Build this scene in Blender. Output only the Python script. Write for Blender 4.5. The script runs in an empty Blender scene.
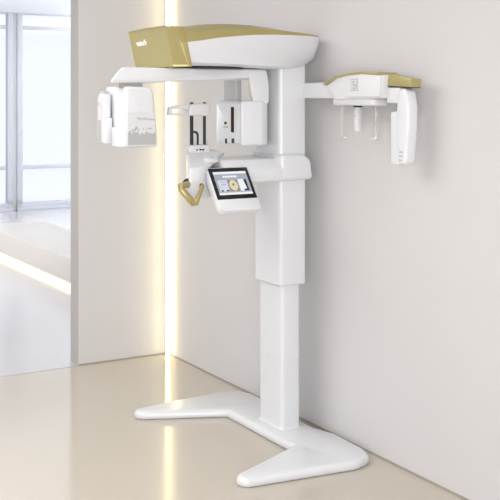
import bpy, bmesh, math, random
from mathutils import Vector
C = bpy.context.scene.collection
YC = -1.86

# ------------------------------------------------------------------ materials
def mat(name, col, rough=.5, metal=0.0, emit=None, estr=0.0, coat=0.0, noise=0.0, nscale=40, bump=0.0, ior=1.45):
    m = bpy.data.materials.new(name); m.use_nodes = True
    nt = m.node_tree; b = nt.nodes['Principled BSDF']
    b.inputs['Base Color'].default_value = (*col, 1)
    b.inputs['Roughness'].default_value = rough
    b.inputs['Metallic'].default_value = metal
    b.inputs['Coat Weight'].default_value = coat
    b.inputs['Coat Roughness'].default_value = .08
    b.inputs['IOR'].default_value = ior
    if emit:
        b.inputs['Emission Color'].default_value = (*emit, 1)
        b.inputs['Emission Strength'].default_value = estr
    if noise or bump:
        tc = nt.nodes.new('ShaderNodeTexCoord'); n = nt.nodes.new('ShaderNodeTexNoise')
        n.inputs['Scale'].default_value = nscale; n.inputs['Detail'].default_value = 4
        nt.links.new(tc.outputs['Object'], n.inputs['Vector'])
        if noise:
            mr = nt.nodes.new('ShaderNodeMix'); mr.data_type = 'RGBA'
            mr.inputs['A'].default_value = (*[c * (1 - noise) for c in col], 1)
            mr.inputs['B'].default_value = (*[min(1, c * (1 + noise)) for c in col], 1)
            nt.links.new(n.outputs['Fac'], mr.inputs['Factor'])
            nt.links.new(mr.outputs['Result'], b.inputs['Base Color'])
        if bump:
            bp = nt.nodes.new('ShaderNodeBump'); bp.inputs['Strength'].default_value = bump
            bp.inputs['Distance'].default_value = .002
            nt.links.new(n.outputs['Fac'], bp.inputs['Height'])
            nt.links.new(bp.outputs['Normal'], b.inputs['Normal'])
    return m

M = dict(
    wall=mat('warm_white_paint', (.625, .612, .622), .75, noise=.012, nscale=3),
    wallend=mat('grey_wall_end', (.46, .44, .43), .7, noise=.01, nscale=3),  # darker grey on the end face of the back wall
    ceil=mat('ceiling_paint', (.90, .93, .96), .8, noise=.01, nscale=2),
    floor=mat('polished_beige_floor', (.55, .50, .43), .13, noise=.035, nscale=1.3, ior=1.5),
    floor2=mat('polished_pale_floor', (.60, .58, .595), .16, noise=.02, nscale=1.3, ior=1.5),
    white=mat('white_gloss_enamel', (.70, .712, .742), .28, coat=.35, noise=.008, nscale=8),
    white2=mat('white_satin_plastic', (.66, .66, .675), .4, noise=.008, nscale=8),
    seam=mat('seam_grey', (.42, .42, .44), .5, noise=.02),
    grey=mat('light_grey_plastic', (.50, .49, .49), .45, noise=.02),
    palegrey=mat('pale_grey_print', (.60, .60, .61), .4, noise=.03, nscale=60),
    print_=mat('grey_wave_print', (.42, .43, .43), .4, noise=.04, nscale=60),
    clampgrey=mat('mid_grey_plastic', (.30, .29, .29), .5, noise=.02),
    joint=mat('taupe_joint', (.36, .325, .285), .6, noise=.02),
    dark=mat('charcoal_plastic', (.03, .03, .035), .5, noise=.05, ior=1.3),
    black=mat('black_glass_bezel', (.008, .008, .01), .12, noise=.05),
    gold=mat('champagne_gold_paint', (.43, .365, .155), .36, metal=.5, coat=.25, noise=.02, nscale=300),
    logo=mat('white_lettering', (.90, .89, .88), .5, noise=.01),
    red=mat('dark_red_sensor_glass', (.05, .003, .006), .6, noise=.05, ior=1.2),
    green=mat('green_marking', (.42, .50, .18), .5, noise=.03),
    metal=mat('brushed_aluminium', (.56, .58, .64), .4, metal=.1, noise=.03, nscale=25),
    clear=mat('frosted_clear_rod', (.9, .9, .9), .2),
    led=mat('warm_led_diffuser', (.9, .85, .65), .5, emit=(1, .87, .47), estr=5.5),
    led2=mat('warm_led_tape', (.9, .85, .65), .5, emit=(1, .92, .52), estr=1.15),
    bench=mat('bench_lacquer', (.56, .53, .505), .4, noise=.012, nscale=3),
    s_white=mat('screen_white', (.02, .02, .02), .2, emit=(.93, .94, .97), estr=.9),
    s_blue=mat('screen_slate_blue', (.02, .02, .02), .2, emit=(.40, .43, .53), estr=.9),
    s_pale=mat('screen_pale_blue', (.02, .02, .02), .2, emit=(.70, .74, .82), estr=.9),
    s_cream=mat('screen_bone_cream', (.02, .02, .02), .2, emit=(.80, .70, .47), estr=.9),
    s_brown=mat('screen_brown', (.02, .02, .02), .2, emit=(.28, .21, .13), estr=.9),
    s_dark=mat('screen_black', (.01, .01, .012), .2, emit=(.02, .022, .03), estr=.9),
)
M['clear'].node_tree.nodes['Principled BSDF'].inputs['Transmission Weight'].default_value = .75
M['clear'].node_tree.nodes['Principled BSDF'].inputs['IOR'].default_value = 1.1
def glass_mat():
    m = bpy.data.materials.new('window_glass'); m.use_nodes = True; nt = m.node_tree
    nt.nodes.remove(nt.nodes['Principled BSDF'])
    o = nt.nodes['Material Output']; t = nt.nodes.new('ShaderNodeBsdfTransparent'); g = nt.nodes.new('ShaderNodeBsdfGlossy')
    g.inputs['Roughness'].default_value = .02; t.inputs['Color'].default_value = (.97, .985, 1, 1)
    fr = nt.nodes.new('ShaderNodeFresnel'); mx = nt.nodes.new('ShaderNodeMixShader')
    nt.links.new(fr.outputs[0], mx.inputs[0]); nt.links.new(t.outputs[0], mx.inputs[1]); nt.links.new(g.outputs[0], mx.inputs[2])
    nt.links.new(mx.outputs[0], o.inputs['Surface'])
    return m
M['glass'] = glass_mat()

# ------------------------------------------------------------------ mesh helpers
class RP(list):
    """a rounded outline that remembers the sharp one it came from"""
    src = None
def rounded(poly, rs, n=5):
    """round the corners of a 2-D polygon; rs one radius or one per corner"""
    out = RP(); out.src = (list(poly), rs, n); N = len(poly)
    for i, p in enumerate(poly):
        r = rs if not isinstance(rs, (list, tuple)) else rs[i]
        p = Vector(p); a = Vector(poly[i - 1]) - p; b = Vector(poly[(i + 1) % N]) - p
        if r <= 0: out.append(tuple(p)); continue
        ang = a.angle(b); d = min(r / math.tan(ang / 2), a.length * .48, b.length * .48)
        s, e = p + a.normalized() * d, p + b.normalized() * d
        for k in range(n + 1):
            t = k / n
            q = s * (1 - t) ** 2 + p * 2 * t * (1 - t) + e * t ** 2
            out.append(tuple(q))
    return out
def area(poly):
    return sum(poly[i - 1][0] * p[1] - p[0] * poly[i - 1][1] for i, p in enumerate(poly)) / 2
def inset(poly, d):
    if getattr(poly, 'src', None):
        p, rs, n = poly.src
        if not isinstance(rs, (list, tuple)): rs = [rs] * len(p)
        if area(p) < 0: p, rs = p[::-1], list(rs)[::-1]
        return list(rounded(inset(list(p), d), [max(q - d, .0012) if q > 0 else 0 for q in rs], n))
    if area(poly) < 0: poly = poly[::-1]
    out = []; N = len(poly)
    for i in range(N):
        p = Vector(poly[i]); a = (p - Vector(poly[i - 1])); b = (Vector(poly[(i + 1) % N]) - p)
        if a.length < 1e-7: a = b
        if b.length < 1e-7: b = a
        a = a.normalized(); b = b.normalized()
        na, nb = Vector((-a.y, a.x)), Vector((-b.y, b.x))
        m = na + nb; m = m / max(m.length_squared / 2, .6)
        q = p + m * d; out.append((q.x, q.y))
    return out
def loft(rings, bm=None, cap=True):
    bm = bm or bmesh.new(); vs = [[bm.verts.new(p) for p in r] for r in rings]; n = len(rings[0])
    for a, b in zip(vs, vs[1:]):
        for i in range(n):
            bm.faces.new((a[i], a[(i + 1) % n], b[(i + 1) % n], b[i]))
    if cap:
        bm.faces.new(vs[0][::-1]); bm.faces.new(vs[-1])
    return bm
def put(p, ax, t):
    return {'x': (t, p[0], p[1]), 'y': (p[0], t, p[1]), 'z': (p[0], p[1], t)}[ax]
def prism(poly, ax, a, b, bev=.006, n=3, bm=None):
    """2-D outline swept along an axis with rounded rims. x: (y,z)  y: (x,z)  z: (x,y)"""
    if a > b: a, b = b, a
    if area(poly) < 0 and not getattr(poly, 'src', None): poly = poly[::-1]
    ks = range(n + 1)
    if bev > 0:
        rings = [[put(p, ax, a + bev * (1 - math.cos(math.pi / 2 * k / n))) for p in inset(poly, bev * (1 - math.sin(math.pi / 2 * k / n)))] for k in ks]
        rings += [[put(p, ax, b - bev * (1 - math.cos(math.pi / 2 * k / n))) for p in inset(poly, bev * (1 - math.sin(math.pi / 2 * k / n)))] for k in reversed(ks)]
    else:
        rings = [[put(p, ax, a) for p in poly], [put(p, ax, b) for p in poly]]
    return loft(rings, bm)
def box(x0, x1, y0, y1, z0, z1, bev=.004, seg=3, bm=None):
    b2 = bmesh.new(); bmesh.ops.create_cube(b2, size=1)
    for v in b2.verts:
        v.co = ((x0 + x1) / 2 + v.co.x * abs(x1 - x0), (y0 + y1) / 2 + v.co.y * abs(y1 - y0), (z0 + z1) / 2 + v.co.z * abs(z1 - z0))
    if bev: bmesh.ops.bevel(b2, geom=b2.edges[:], offset=bev, segments=seg, profile=.5, affect='EDGES')
    if bm is None: return b2
    merge(bm, b2); return bm
def merge(bm, b2):
    mp = {v: bm.verts.new(v.co) for v in b2.verts}
    for f in b2.faces: bm.faces.new([mp[v] for v in f.verts])
    b2.free()
def tube(path, r, n=12, bm=None, smooth=0):
    pts = [Vector(p) for p in path]
    if smooth:
        out = [pts[0]]
        for i in range(1, len(pts) - 1):
            a, b, c = pts[i - 1], pts[i], pts[i + 1]
            d = min(smooth, (a - b).length * .45, (c - b).length * .45)
            s, e = b + (a - b).normalized() * d, b + (c - b).normalized() * d
            for k in range(6):
                t = k / 5; out.append(s * (1 - t) ** 2 + b * 2 * t * (1 - t) + e * t * t)
        out.append(pts[-1]); pts = out
    rs = r if isinstance(r, (list, tuple)) else [r] * len(pts)
    rings = []; up = None
    for i, p in enumerate(pts):
        d = (pts[min(i + 1, len(pts) - 1)] - pts[max(i - 1, 0)]).normalized()
        if up is None:
            up = d.orthogonal().normalized()
        u = (up - d * up.dot(d)).normalized(); up = u; w = d.cross(u)
        rings.append([p + (u * math.cos(2 * math.pi * k / n) + w * math.sin(2 * math.pi * k / n)) * rs[i if len(rs) == len(pts) else 0] for k in range(n)])
    return loft(rings, bm)
def cyl(p, q, r, n=24, bev=.002, bm=None):
    p, q = Vector(p), Vector(q); d = (q - p); L = d.length; d.normalize()
    return tube([p, p + d * .0001, p + d * bev, q - d * bev, q - d * .0001, q], [r - bev, r - bev, r, r, r - bev, r - bev], n, bm)

def finish(name, bm, m, parent=None, ang=32, smooth=True):
    bmesh.ops.remove_doubles(bm, verts=bm.verts[:], dist=1e-6)
    bmesh.ops.recalc_face_normals(bm, faces=bm.faces[:])
    if parent is not None:
        r = parent
        while r.parent: r = r.parent
        off = r.location
        for v in bm.verts: v.co -= off
    me = bpy.data.meshes.new(name); bm.to_mesh(me); bm.free()
    me.materials.append(m)
    if smooth:
        me.shade_smooth(); me.set_sharp_from_angle(angle=math.radians(ang))
    o = bpy.data.objects.new(name, me); C.objects.link(o)
    if parent is not None: o.parent = parent
    return o
def thing(name, loc, label, cat, group=None):
    o = bpy.data.objects.new(name, None); o.empty_display_size = .1; C.objects.link(o); o.location = loc
    o['label'] = label; o['category'] = cat
    if group: o['group'] = group
    return o
def struct(name, bm, m, parent=None, smooth=False):
    o = finish(name, bm, m, parent, smooth=smooth)
    if parent is None: o['kind'] = 'structure'
    return o
def sub(o, label): o['label'] = label; return o

# ------------------------------------------------------------------ the setting
HC = 3.16
struct('floor', box(-7, .16, -9.5, 0, -.1, 0, 0), M['floor'])
struct('floor', box(-7, 7.0, 0, 9.9, -.1, 0, 0), M['floor2'])
struct('trim_1', box(-5, -.68, -.004, .004, -.002, .0015, 0), M['seam'])
struct('wall_right', box(0, .16, -9.5, 0, 0, HC, 0), M['wall'])
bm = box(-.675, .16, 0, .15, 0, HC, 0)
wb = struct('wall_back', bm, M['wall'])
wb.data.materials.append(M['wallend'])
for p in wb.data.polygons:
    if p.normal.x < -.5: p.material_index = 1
struct('shade_joint_back', box(-.676, 0, -.003, 0, 0, .011, 0), M['joint'])  # thin strip coloured dark for the joint and shadow gap at the wall foot
struct('shade_joint_right', box(-.003, 0, -9.5, -.003, 0, .011, 0), M['joint'])  # same dark joint and shadow-gap strip along the right wall
struct('wall_far', box(6.9, 7.05, .15, 9.9, 0, HC, 0), M['wall'])
struct('unseen_wall_left', box(-7.0, -6.85, -9.5, 0, 0, HC, 0), M['wall'])  # out of view, added to block world light from the left
struct('ceiling', box(-7, 7.05, -9.5, 9.9, HC, HC + .12, 0), M['ceil'])

# window wall of the room beyond
def window(name, x0, x1, y):
    t = thing(name, ((x0 + x1) / 2, y, 0), 'tall bright window', 'window')
    del t['label']; del t['category']; t['kind'] = 'structure'
    bm = box(x0, x1, y - .05, y + .05, 0, .13, .006)
    box(x0, x1, y - .035, y + .035, HC - .02, HC, .004, bm=bm)
    finish('window_frame', bm, M['metal'], t)
    finish('sill_track', box(x0, x1, y - .075, y + .02, .0, .05, .006), M['metal'], t)
    for x in (x0 + .045, x1 - .045):
        finish('jamb', box(x - .045, x + .045, y - .06, y + .06, .05, HC, .015), M['metal'], t)
    finish('mullion_cover', box(x1 + .0, x1 + .069, y - .02, y + .03, 0, HC, .004), M['white2'], t)
    for z in (.69, 2.93):
        finish('transom_bar', box(x0 + .09, x1 - .09, y - .03, y + .03, z - .03, z + .03, .005), M['metal'], t)
    for a, b in ((.13, .66), (.72, 2.90), (2.96, HC - .02)):
        finish('pane', box(x0 + .09, x1 - .09, y - .004, y + .004, a, b, 0), M['glass'], t)
    for x in (x0 + .045, x1 - .045):
        finish('latch', box(x - .03, x + .03, y - .085, y - .055, .12, .18, .006), M['seam'], t)
W = 2.3; XM = 1.885
for k, i in enumerate((-2, -1, 0, 1)):
    window('window_%d' % (k + 1), XM + i * W + .035, XM + (i + 1) * W - .035, 9.55)

# ------------------------------------------------------------------ lights that are things
t = thing('led_light_strip', (-.03, -.03, 0), 'tall warm yellow vertical light strip in the corner where the two walls meet', 'light strip')
finish('mounting_channel', prism([(-.0005, -.0005), (-.031, -.0775), (-.039, -.0745), (-.005, -.0005)], 'z', .002, HC - .002, 0), M['metal'], t)
finish('light_diffuser', tube([(-.037, -.083, .0005), (-.037, -.083, HC - .0005)], .017, 24), M['led'], t)

t = thing('bench', (.65, 3.4, 0), 'long low pale bench beyond the wall with a glowing yellow strip along its foot', 'bench')
finish('bench_body', box(.27, 1.0, .9, 5.65, .055, .30, .006), M['bench'], t)
finish('plinth', box(.32, .95, .95, 5.6, 0, .058, .0), M['seam'], t)
sub(finish('light_strip', box(.262, .32, .93, 5.62, .002, .046, .004), M['led2'], t), 'glowing yellow light strip')

# ------------------------------------------------------------------ the X-ray machine
R = thing('dental_x_ray_machine', (-.19, YC, 0), 'white and gold panoramic dental x-ray machine standing on a forked base by the right wall', 'x-ray machine')
Wm, G = M['white'], M['gold']

# forked base plate
half = [(-.355, .35), (-.785, .545), (-.822, .585), (-.80, .645), (-.20, .712), (-.095, .67), (-.058, .57), (-.05, .30), (-.09, .17)]
hr = [.05, .03, .04, .05, .12, .08, .08, .10, .08]
plan = [(u, YC + v) for u, v in half] + [(u, YC - v) for u, v in reversed(half)]
plan = rounded(plan, hr + hr[::-1], 6)
rings = [[(x, y, z) for x, y in inset(plan, i)] for i, z in ((.012, 0), (.004, .004), (0, .012), (0, .026), (.004, .036), (.012, .043), (.024, .047))]
base = finish('base', loft(rings), Wm, R, 40)

# column: fixed lower part and wider telescoping upper part
low = rounded([(-.275, YC - .12), (-.155, YC - .12), (-.155, YC + .12), (-.275, YC + .12)], [.024, .02, .02, .024])
rings = [[(x, y, z) for x, y in inset(low, i)] for i, z in ((-.008, .040), (-.008, .048), (0, .058), (0, .418), (.0018, .4185), (.0018, .4205), (0, .421), (0, .90))]
col = finish('column', loft(rings), Wm, R)
up = rounded([(-.297, YC - .138), (-.128, YC - .138), (-.128, YC + .138), (-.297, YC + .138)], [.028, .02, .02, .028])
rings = [[(x, y, z) for x, y in inset(up, i)] for i, z in ((.012, .823), (.004, .824), (0, .829), (0, 2.03))]
finish('telescopic_column', loft(rings), Wm, R)

# head: long arched arm, gold cowl on a white body
YN = -2.125; YF = 2 * YC - YN + .02
def headsec(x, vn, zt, zw, zb, tuck):
    """half widths and heights of one cross-section; returns gold ring and white ring"""
    g = [(-vn, zw), (-vn + .004, (zw + zt) / 2 + .004), (-vn + .045, zt - .006), (-vn * .45, zt), (vn * .45, zt), (vn - .045, zt - .006), (vn - .004, (zw + zt) / 2 + .004), (vn, zw)]
    w = [(-vn, zw), (-vn + tuck * .25, (zw + zb) / 2), (-vn + tuck, zb + .012), (-vn + tuck + .02, zb), (vn - tuck - .02, zb), (vn - tuck, zb + .012), (vn - tuck * .25, (zw + zb) / 2), (vn, zw)]
    return [(x, YC + a, b) for a, b in g], [(x, YC + a, b) for a, b in w]
secs = [(-.915, .2575, 2.1935, 2.1125, 2.001, .004), (-.84, .257, 2.203, 2.122, 2.000, .010), (-.74, .252, 2.216, 2.138, 1.999, .014), (-.62, .243, 2.221, 2.152, 1.997, .018),
        (-.50, .232, 2.219, 2.162, 1.994, .022), (-.38, .220, 2.210, 2.167, 1.990, .026), (-.26, .206, 2.197, 2.168, 1.990, .034), (-.16, .192, 2.184, 2.168, 2.001, .036),
        (-.108, .178, 2.176, 2.167, 2.024, .034), (-.075, .168, 2.171, 2.166, 2.04, .03), (-.055, .155, 2.168, 2.164, 2.09, .02)]
gr, wr = zip(*[headsec(*s) for s in secs])
wr = [[(-.884 - .028 * (z - 2.0) / .1125, y, z) for x, y, z in wr[0]]] + list(wr[1:])
bm = loft(wr)
body = finish('head', bm, Wm, R, 40)
# dark bearing collar underneath, between head and rotating arm
finish('bearing_collar', cyl((-.66, YC, 1.988), (-.66, YC, 2.004), .19, 48, .004), M['dark'], body)
cowl = finish('head_cover', loft([r for r in gr]), G, body, 40)
sub(cowl, 'champagne gold arched top cover')
# gold nose: flat front with chamfered sides, wrapped by a gold strip
P = lambda x, v, z: (x, YC + v, z)
bm = bmesh.new()
crease = .19
def V(x, v, z): return bm.verts.new(P(x, v, z))
# right (viewer) chamfer wedge: apex at the top, wide at the bottom
A = V(-1.000, -crease, 2.195); B = V(-1.000, -crease, 1.991)
Cc = V(-.948, -.256, 2.107); D = V(-.905, -.262, 1.991)
E = V(-1.005, .262, 2.188); F = V(-.965, .250, 1.991)
B.co = P(-.960, -crease, 1.991)
Gg = V(-.948, .256, 2.107); H = V(-.905, .262, 1.991)
# rear loop, joining the white body
K = [V(-.885, -.262, 1.991), V(-.915, -.262, 2.113), V(-.905, -.218, 2.192), V(-.905, -.12, 2.198), V(-.905, .12, 2.198), V(-.905, .218, 2.192), V(-.915, .262, 2.113), V(-.885, .262, 1.991)]
T1 = V(-.975, -.12, 2.201); T2 = V(-.975, .12, 2.201)
front = [bm.faces.new((A, E, F, B)), bm.faces.new((A, B, D, Cc))]; bm.faces.new((E, Gg, H, F))
bm.faces.new((Cc, D, K[0], K[1])); bm.faces.new((A, Cc, K[1], K[2])); bm.faces.new((Gg, K[6], K[7], H)); bm.faces.new((E, K[5], K[6], Gg))
bm.faces.new((A, K[2], K[3], T1)); bm.faces.new((T1, K[3], K[4], T2)); bm.faces.new((T2, K[4], K[5], E)); bm.faces.new((A, T1, T2, E))
bm.faces.new((B, F, H, K[7], K[0], D)); bm.faces.new(K[::-1])
bmesh.ops.recalc_face_normals(bm, faces=bm.faces[:])
bmesh.ops.inset_region(bm, faces=front, thickness=.009, depth=-.006, use_even_offset=True)
bmesh.ops.bevel(bm, geom=[e for e in bm.edges if len(e.link_faces) == 2 and e.calc_face_angle() > .35], offset=.003, segments=2, profile=.5, affect='EDGES')
ns = finish('nose_panel', bm, G, body, 25); sub(ns, 'gold faceted front panel')
# side wrap of the gold strip below the cover
# maker's lettering on the nose: slim raised white letters (on the flat front panel)
def text_mesh(s, size, depth, bold=0.0):
    cu = bpy.data.curves.new('t', 'FONT'); cu.body = s; cu.size = size; cu.extrude = depth; cu.offset = bold
    cu.align_x = 'CENTER'; cu.align_y = 'CENTER'
    o = bpy.data.objects.new('t', cu); C.objects.link(o)
    dg = bpy.context.evaluated_depsgraph_get(); me = bpy.data.meshes.new_from_object(o.evaluated_get(dg))
    bm = bmesh.new(); bm.from_mesh(me); bpy.data.objects.remove(o); bpy.data.meshes.remove(me); bpy.data.curves.remove(cu)
    return bm
def place(bm, o, ux, uy):
    ux, uy = Vector(ux).normalized(), Vector(uy).normalized(); n = ux.cross(uy); o = Vector(o)
    for v in bm.verts: v.co = o + ux * v.co.x + uy * v.co.y + n * v.co.z
    return bm
bm = text_mesh('vatech', .046, .003, -.0004)
finish('lettering', place(bm, (-.9865, YC + .128, 2.122), (.011, -1, .0155), (-.040, 0, .192)), M['logo'], ns, smooth=False)

# rotating arm (the C-arm)
ry0, ry1 = -1.975, -1.735
bm = prism(rounded([(-1.262, 1.908), (-1.258, 1.925), (-1.205, 1.988), (-.36, 1.988), (-.36, 1.93), (-.46, 1.938), (-1.02, 1.912)], [.012, .03, .03, .02, .015, .05, .05], 4), 'y', ry0, ry1, .012, 4)
for v in bm.verts:      # the tip is cut off at a slant, its far corner shorter
    k = min(1, max(0, (-.9 - v.co.x) / .3)); v.co.x += (v.co.y - ry0) * .52 * k
arm = finish('rotating_arm', bm, Wm, R, 40)
bm = (prism(rounded([(-.487, 1.984), (-.366, 1.984), (-.350, 1.90), (-.352, 1.80), (-.452, 1.80), (-.470, 1.91)], [.02, .02, .1, .02, .02, .1], 5), 'y', ry0 - .006, -1.84, .012, 4))
for v in bm.verts:
    if v.co.x < -.40: v.co.x += (v.co.y - ry0 + .006) * .48 * min(1, (-.40 - v.co.x) / .05)
finish('arm_upright', bm, Wm, arm, 40)
finish('hanger_block', prism(rounded([(-.478, -1.835), (-.44, -1.835), (-.44, -1.70), (-.478, -1.70)], .008, 3), 'z', 1.80, 1.93, .0), M['grey'], arm)
finish('sensor_clamp', prism(rounded([(-1.215, -1.968), (-1.085, -1.968), (-1.085, -1.90), (-1.18, -1.90)], .006, 3), 'z', 1.885, 1.925, .003), M['clampgrey'], arm)

# tube head on the right end of the arm
th = finish('tube_head', prism(rounded([(-.500, -1.655), (-.500, -1.925), (-.528, -1.984), (-.40, -1.992), (-.352, -1.965), (-.325, -1.80), (-.36, -1.655)], [.02, .012, .008, .05, .03, .08, .03], 5), 'z', 1.580, 1.820, .016, 5), Wm, R, 40)
pn = finish('aperture_panel', prism(rounded([(-1.668, 1.594), (-1.928, 1.590), (-1.928, 1.808), (-1.668, 1.808)], .02, 4), 'x', -.505, -.498, .002, 2), M['white'], th)
finish('beam_slot', prism(rounded([(-1.835, 1.650), (-1.866, 1.648), (-1.866, 1.786), (-1.835, 1.786)], .004, 3), 'x', -.5075, -.504, .001, 1), M['red'], pn)
for y, z, w, h in ((-1.772, 1.697, .012, .012), (-1.779, 1.600, .010, .022), (-1.855, 1.604, .014, .020)):
    finish('indicator', prism(rounded([(y - w, z - h / 1.6), (y + w, z - h / 1.6), (y + w, z + h / 1.6), (y - w, z + h / 1.6)], .006, 3), 'x', -.5075, -.504, .001, 1), M['dark'], pn)
bm = bmesh.new()
for k in range(3): box(-.5065, -.504, -1.795 + k * .020 - .008, -1.795 + k * .020 + .008, 1.673, 1.681, 0, bm=bm)
finish('green_mark', bm, M['green'], pn)
bm = bmesh.new()
for k in range(6): box(-.5065, -.504, -1.900, -1.876, 1.655 + k * .022, 1.658 + k * .022, 0, bm=bm)
finish('scale_mark', bm, M['palegrey'], pn)

# image sensor on the left end of the arm
sh = finish('image_sensor', prism(rounded([(-1.192, 1.590), (-1.018, 1.590), (-1.018, 1.625), (-1.030, 1.775), (-1.040, 1.862), (-1.058, 1.890), (-1.17, 1.893), (-1.192, 1.891)], [.016, .016, .03, .08, .02, .03, .01, .013], 4), 'y', -2.0, -1.74, .014, 4), Wm, R, 40)
pl = finish('printed_panel', prism(rounded([(-1.186, 1.597), (-1.030, 1.597), (-1.036, 1.762), (-1.186, 1.765)], .004, 2), 'y', -2.006, -1.99, .0015, 1), M['white2'], sh)
random.seed(4)
def wave(x0, x1, zb, zt, n, amp, y, flip=False):
    pts = [(x0, zb), (x1, zb)]
    for k in range(n + 1):
        x = x1 + (x0 - x1) * k / n
        pts.append((x, zt + amp * (math.sin(k * 1.9) * .6 + random.uniform(-.6, .6)) + .010 * abs(k / n - .4)))
    return pts
bm = prism(wave(-1.182, -1.034, 1.604, 1.660, 22, .010, 0), 'y', -2.0075, -2.004, 0)
finish('wave_print', bm, M['print_'], pl, smooth=False)
bm = bmesh.new()
for k in range(16):
    x = random.uniform(-1.178, -1.05); z = 1.672 + random.uniform(-.002, .024) * (1 - (x + 1.178) / .16 * .6); s = random.uniform(.003, .006)
    prism([(x - s, z - s), (x + s, z - s * .6), (x, z + s)], 'y', -2.0073, -2.004, 0, bm=bm)
finish('speckle_print', bm, M['print_'], pl, smooth=False)
bm = text_mesh('PaX-i3D Green', .0155, .0006, .0002)
finish('lettering', place(bm, (-1.085, -2.0068, 1.731), (1, 0, -.06), (0.06, 0, 1)), M['print_'], pl, smooth=False)
finish('corner_bumper', prism(rounded([(-1.226, -1.965), (-1.200, -2.004), (-1.175, -2.004), (-1.175, -1.86), (-1.21, -1.86)], [.01, .02, .008, .01, .01], 4), 'z', 1.592, 1.690, .008, 3), Wm, sh)
ct = finish('detector_cassette', box(-1.245, -1.202, -1.838, -1.775, 1.604, 1.856, .007), Wm, R)
finish('cassette_grip', box(-1.241, -1.208, -1.832, -1.782, 1.850, 1.868, .004), M['grey'], ct)
finish('cassette_spine', box(-1.253, -1.242, -1.830, -1.782, 1.612, 1.84, .004), M['palegrey'], ct)
finish('cassette_front', box(-1.237, -1.197, -1.848, -1.80, 1.604, 1.735, .006), Wm, ct)
finish('cassette_print', box(-1.2545, -1.252, -1.827, -1.785, 1.616, 1.722, 0), M['print_'], ct)
finish('fixing_screw', cyl((-1.251, -1.80, 1.806), (-1.260, -1.80, 1.806), .007, 16, .001), M['grey'], ct)
finish('cassette_bracket', box(-1.212, -1.188, -1.80, -1.75, 1.64, 1.80, .004), M['seam'], ct)

# column carriage and the console arm
car = finish('carriage', prism(rounded([(-.31, 1.392), (-.100, 1.392), (-.116, 1.500), (-.160, 1.530), (-.31, 1.534)], [.026, .026, .04, .04, .026], 5), 'y', YC - .172, YC + .172, .022, 5), Wm, R, 40)
sec = rounded([(-2.026, 1.388), (-2.032, 1.46), (-1.985, 1.512), (-1.74, 1.516), (-1.70, 1.49), (-1.70, 1.388)], [.02, .04, .03, .03, .03, .02], 4)
ca = finish('console_arm', prism(sec, 'x', -.66, -.208, .016, 4), Wm, R, 40)
bm = prism(rounded([(-2.055, 1.318), (-2.085, 1.42), (-2.07, 1.482), (-1.90, 1.552), (-1.79, 1.560), (-1.785, 1.385)], [.03, .05, .03, .05, .02, .03], 5), 'x', -.888, -.585, .018, 5)
for v in bm.verts:      # the left end is cut off at a slant
    k = min(1, max(0, (-.60 - v.co.x) / .18)); v.co.x += (v.co.y + 2.085) * .46 * k
    q = min(1, max(0, (v.co.x + .66) / .055)); v.co.x -= max(0, -1.945 - v.co.y) * 1.70 * q      # and the right end makes way for the screen
ch = finish('console_body', bm, Wm, R, 40)
# screen housing
def onscreen(a, b, d):      # a along width 0..1, b down 0..1, d out of the glass
    o = Vector((-.757, -2.04, 1.472)); u = Vector((.229, 0, 0)); w = Vector((-.006, -.12, -.146)); n = Vector((0, -.146, .12)).normalized()
    return o + u * a + w * b + n * d
def slab(poly, d0, d1, bev=.003, bm=None):
    b2 = bmesh.new(); prism([(a * .229, b * .189) for a, b in poly], 'z', d0, d1, bev, 2, b2)
    for v in b2.verts: v.co = onscreen(v.co.x / .229, v.co.y / .189, v.co.z)
    if bm is None: return b2
    merge(bm, b2); return bm
def rc(a0, b0, a1, b1, r=0): 
    p = [(a0, b0), (a1, b0), (a1, b1), (a0, b1)]
    return rounded(p, r, 3) if r else p
hs = finish('screen_housing', slab(rounded([(-.05, -.05), (1.02, -.05), (1.03, 1.28), (.96, 1.36), (.10, 1.36), (-.02, 1.26)], [.03, .03, .06, .1, .1, .1], 4), -.045, -.0005, .008), Wm, R, 40)
finish('housing_mount', box(-.72, -.56, -2.075, -1.94, 1.375, 1.44, .012), Wm, hs)
ts = finish('touchscreen', slab(rc(0, 0, 1, 1, .012), -.002, .002, .001), M['black'], hs)
dp = finish('display', slab(rc(.085, .12, .925, .87), .0015, .0026, 0), M['s_white'], ts)
finish('title_bar', slab(rc(.085, .20, .925, .80), .0022, .0030, 0), M['s_blue'], ts)
bm = bmesh.new()
for k in range(7): slab(rc(.30 + k * .052, .255, .345 + k * .052, .315), .0028, .0034, 0, bm=bm)
finish('title_text', bm, M['s_white'], ts)
finish('thumbnail', slab(rc(.13, .40, .36, .76), .0028, .0034, 0), M['s_pale'], ts)
for q in ((.20, .46, .31, .48), (.20, .53, .32, .56)): finish('text_line', slab(rc(*q), .0032, .0040, 0), M['s_blue'], ts)
for q in ((.16, .72, .21, .76), (.29, .72, .35, .76)): finish('corner_icon', slab(rc(*q), .0032, .0040, 0), M['s_dark'], ts)
finish('thumbnail', slab(rc(.39, .40, .62, .76), .0028, .0034, 0), M['s_brown'], ts)
bm = slab([(.505 + .105 * math.cos(a), .575 + .175 * math.sin(a)) for a in [2 * math.pi * k / 20 for k in range(20)]], .0032, .0040, 0)
finish('jaw_image', bm, M['s_cream'], ts)
bm = slab([(.50 + .03 * math.cos(a), .55 + .04 * math.sin(a)) for a in [2 * math.pi * k / 10 for k in range(10)]], .0038, .0044, 0)
finish('jaw_centre', bm, M['s_brown'], ts)
finish('thumbnail', slab(rc(.65, .38, .86, .76), .0028, .0034, 0), M['s_white'], ts)
bm = slab([(.79, .40), (.86, .38), (.865, .76), (.74, .76), (.74, .71), (.82, .70)], .0032, .0040, 0)
finish('device_image', bm, M['s_dark'], ts)

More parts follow.
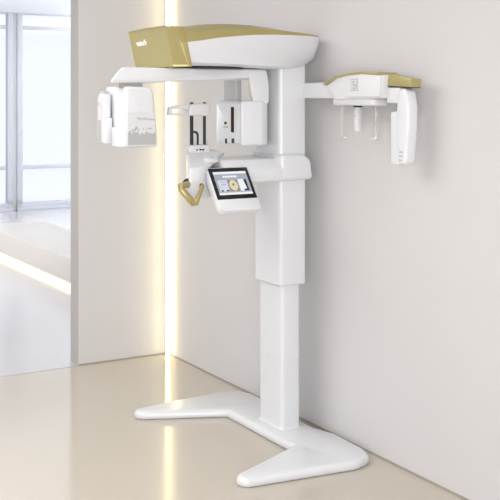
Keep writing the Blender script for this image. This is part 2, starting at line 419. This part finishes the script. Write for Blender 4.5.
# gold patient handle
hd = finish('patient_handle', tube([(-.842, -1.985, 1.392), (-.905, -2.03, 1.386), (-.903, -2.035, 1.372), (-.848, -2.06, 1.296), (-.838, -2.06, 1.298), (-.800, -2.05, 1.366), (-.768, -2.00, 1.380)], [.016, .016, .018, .0155, .014, .011, .011], 14), G, R, 60)
sub(hd, 'gold v-shaped patient handle')
finish('handle_collar', cyl((-.850, -1.982, 1.392), (-.828, -1.955, 1.396), .022, 20, .003), M['dark'], hd)
finish('handle_collar', cyl((-.772, -2.006, 1.379), (-.758, -1.94, 1.384), .0125, 20, .003), M['dark'], hd)

HANDLE = hd
# chin rest tower
cb = finish('chin_rest', prism(rounded([(-.800, -1.905), (-.672, -1.905), (-.640, -1.815), (-.768, -1.815)], .02, 4), 'z', 1.545, 1.588, .008, 3), M['white2'], R)
for x in (-.757, -.681):
    finish('support_rod', tube([(x, YC, 1.56), (x, YC, 1.812)], .0095 if x < -.7 else .008, 12), M['dark'], cb)
    finish('rod_guide', cyl((x + .018, YC + .01, 1.585), (x + .018, YC + .01, 1.625), .008, 12, .002), M['white2'], cb)
finish('bite_hook', tube([(-.721, YC, 1.57), (-.721, YC, 1.640), (-.728, YC, 1.654), (-.745, YC, 1.656)], .006, 10, smooth=.01), M['dark'], cb)
hb = finish('head_support', prism(rounded([(-.790, 1.742), (-.668, 1.738), (-.662, 1.80), (-.70, 1.806), (-.775, 1.803)], .012, 4), 'y', YC - .03, YC + .03, .008, 3), M['white2'], cb)
bm = prism(rounded([(-.78, 1.800), (-.84, 1.797), (-.895, 1.790), (-.897, 1.742), (-.81, 1.744), (-.81, 1.752), (-.876, 1.756), (-.874, 1.776), (-.84, 1.781), (-.78, 1.772)], [.004, .01, .01, .006, .003, .003, .006, .006, .01, .004], 3), 'y', YC - .016, YC + .016, .003, 2)
finish('temple_support', bm, M['white2'], cb)
bm = bmesh.new()
for dx, w in ((-.748, .004), (-.728, .006), (-.712, .006)): box(dx - w, dx + w, -1.908, -1.904, 1.560, 1.568, .001, 1, bm=bm)
finish('button', bm, M['dark'], cb)
nk = Vector((0, -.38, .925)); pk = Vector((-.712, -1.985, 1.512))
dk = finish('rotary_knob', cyl(pk, pk + nk * .020, .040, 32, .005), M['white2'], ch)
finish('knob_mark', cyl(pk + nk * .0195 + Vector((.006, 0, 0)), pk + nk * .0215 + Vector((.006, 0, 0)), .009, 16, .0005), M['grey'], dk)

# cephalometric arm
xa, xb = -.235, -.165
ce = finish('cephalometric_arm', box(xa, xb, -2.90, -1.97, 1.832, 1.916, .008), Wm, R)
ph = finish('cephalostat_head', prism(rounded([(-2.395, 1.902), (-2.50, 1.940), (-2.62, 1.950), (-2.735, 1.955), (-2.885, 1.946), (-2.866, 1.834), (-2.56, 1.826), (-2.49, 1.822)], [.02, .06, .05, .05, .006, .01, .02, .03], 4), 'x', -.285, -.175, .010, 4), Wm, R, 40)
bm = prism(rounded([(-2.50, 1.937), (-2.62, 1.950), (-2.735, 1.954), (-2.882, 1.944), (-2.868, 1.842), (-2.585, 1.838)], [.015, .05, .05, .008, .012, .02], 4), 'x', -.294, -.28, .004, 2)
fp = finish('front_panel', bm, Wm, ph)
lid = finish('gold_lid', prism(rounded([(-2.385, 1.902), (-2.50, 1.946), (-2.62, 1.960), (-2.735, 1.966), (-2.868, 1.958), (-2.868, 1.944), (-2.735, 1.952), (-2.62, 1.946), (-2.50, 1.932), (-2.42, 1.899)], [.006, .05, .05, .05, .006, .006, .05, .05, .05, .006], 4), 'x', -.297, -.180, .004, 2), G, ph, 40)
sub(lid, 'gold lid along the top')
# icon: a little rounded frame with a figure in it
bm = bmesh.new(); xi = -.2945
def fr(y0, y1, z0, z1, w): 
    for a, b, c, d_ in ((y0, y1, z1 - w, z1), (y0, y1, z0, z0 + w), (y0, y0 + w, z0, z1), (y1 - w, y1, z0, z1)):
        box(xi - .0008, xi + .001, a, b, c, d_, 0, bm=bm)
fr(-2.700, -2.642, 1.872, 1.930, .0035)
fr(-2.680, -2.658, 1.880, 1.902, .004); box(xi - .0008, xi + .001, -2.664, -2.658, 1.90, 1.918, 0, bm=bm); box(xi - .0008, xi + .001, -2.678, -2.658, 1.915, 1.920, 0, bm=bm); box(xi - .0008, xi + .001, -2.690, -2.687, 1.884, 1.920, 0, bm=bm)
finish('icon', bm, M['seam'], fp, smooth=False)
rot = finish('rotation_plate', prism(rounded([(-.275, -2.44), (-.17, -2.44), (-.17, -2.80), (-.275, -2.80)], .035, 5), 'z', 1.797, 1.832, .008, 3), M['white2'], ph)
for y in (-2.44, -2.73):
    rod = finish('ear_rod', prism(rounded([(y - .004, 1.625), (y + .004, 1.625), (y + .004, 1.80), (y - .004, 1.80)], .002, 2), 'x', -.210, -.200, .001, 1), M['clear'], ph)
    finish('ear_tip', cyl((-.206, y, 1.632), (-.206, y + (-.035 if y > -2.6 else .035), 1.632), .007, 14, .002), M['clear'], rod)
    finish('rod_socket', cyl((-.206, y - (.045 if y > -2.6 else -.045), 1.792), (-.206, y - (.045 if y > -2.6 else -.045), 1.80), .026, 20, .002), M['grey'], rod)
nr = finish('nasal_rod', prism(rounded([(-2.596, 1.665), (-2.566, 1.665), (-2.568, 1.80), (-2.594, 1.80)], .005, 3), 'x', -.222, -.194, .004, 2), Wm, ph)
finish('rod_socket', cyl((-.208, -2.581, 1.788), (-.208, -2.581, 1.799), .022, 20, .002), M['dark'], nr)
finish('rod_stud', cyl((-.224, -2.581, 1.745), (-.2205, -2.581, 1.745), .005, 12, .001), M['grey'], nr)
# gold end bar and its sensor
eb = finish('gold_end_bar', prism([(-2.866, 1.953), (-3.052, 1.925), (-3.052, 1.886), (-2.860, 1.894)], 'x', -.248, -.185, .003, 2), G, R)
sub(eb, 'gold bar at the end of the arm')
finish('bottom_strip', prism([(-2.866, 1.897), (-3.048, 1.889), (-3.048, 1.882), (-2.866, 1.888)], 'x', -.245, -.188, 0), M['dark'], eb)  # dark strip along the underside of the bar
cs = finish('cephalometric_sensor', prism(rounded([(-2.968, 1.892), (-3.022, 1.890), (-3.044, 1.80), (-3.040, 1.70), (-3.022, 1.545), (-3.005, 1.53), (-2.972, 1.532), (-2.952, 1.66), (-2.952, 1.80)], [.03, .03, .08, .08, .03, .02, .02, .1, .1], 5), 'x', -.258, -.192, .016, 4), Wm, R, 40)
finish('sensor_cassette', prism(rounded([(-2.897, 1.778), (-2.96, 1.785), (-2.97, 1.528), (-2.90, 1.530)], .008, 3), 'x', -.246, -.20, .005, 3), Wm, cs)
bm = bmesh.new()
for k, (z, w) in enumerate(((1.592, .045), (1.573, .040), (1.553, .032))):
    box(-.2592, -.254, -2.978 - w * .7, -2.978, z - .003, z + .003, .001, 1, bm=bm)
finish('vent_slot', bm, M['seam'], cs)
finish('hinge_cover', box(-.243, -.18, -2.965, -2.86, 1.81, 1.888, .008), Wm, eb)

# the whole side arm is carried behind the column, close to the wall
def shift(o, d):
    for v in o.data.vertices: v.co += d
    for c in o.children: shift(c, d)
shift(cs, Vector((0, 0, -.010)))
shift(HANDLE, Vector((-.040, -.080, .012)))
for o in (ce, ph, eb, cs): shift(o, Vector((.088, .122, 0)))

# ------------------------------------------------------------------ light, sky, camera
def arealight(name, loc, rot, sx, sy, e, col):
    l = bpy.data.lights.new(name, 'AREA'); l.shape = 'RECTANGLE'; l.size = sx; l.size_y = sy; l.energy = e; l.color = col
    o = bpy.data.objects.new(name, l); o.location = loc; o.rotation_euler = rot; C.objects.link(o); return o
arealight('overhead_fill_light', (-3.4, -1.8, HC - .02), (0, 0, 0), 3.0, 3.0, 95, (1, .975, .94))  # added overhead fill for the main room, no fixture behind it
arealight('overhead_fill_light', (1.0, 5.0, HC - .02), (0, 0, 0), 5, 8, 50, (1, .98, .96))  # the same kind of added fill over the far room
arealight('rear_fill_light', (-5.0, -9.0, 1.6), (math.radians(88), 0, math.radians(-31)), 3.6, 2.4, 255, (1, .985, .97))  # added soft fill from behind the camera, no window there
arealight('far_side_fill', (-1.6, 5.2, 1.6), (0, math.radians(-90), 0), 2.4, 5, 75, (1, .985, .97))  # added fill, out of view, to brighten the bench face and far floor
arealight('hidden_uplight_fill', (4.6, 7.2, 2.5), (math.pi, 0, 0), 2, 4, 210, (.95, .98, 1))  # added lamp hidden behind the wall to brighten the far ceiling
w = bpy.data.worlds.new('World'); bpy.context.scene.world = w; w.use_nodes = True
bg = w.node_tree.nodes['Background']; bg.inputs['Color'].default_value = (.97, .98, 1, 1); bg.inputs['Strength'].default_value = 1.05

cam = bpy.data.cameras.new('camera'); co = bpy.data.objects.new('camera', cam); C.objects.link(co)
co.location = (-3.25, -6.75, 1.85)
co.rotation_euler = (math.pi / 2, 0, -math.atan2(608, 1044))
cam.sensor_width = 36; cam.sensor_fit = 'HORIZONTAL'; cam.lens = 36 * 1044 / 500
cam.shift_y = (95 - 250) / 500.0
cam.clip_end = 200
sc = bpy.context.scene; sc.camera = co
sc.view_settings.view_transform = 'Standard'; sc.view_settings.look = 'None'
sc.view_settings.exposure = 0; sc.view_settings.gamma = 1; sc.view_settings.use_curve_mapping = False
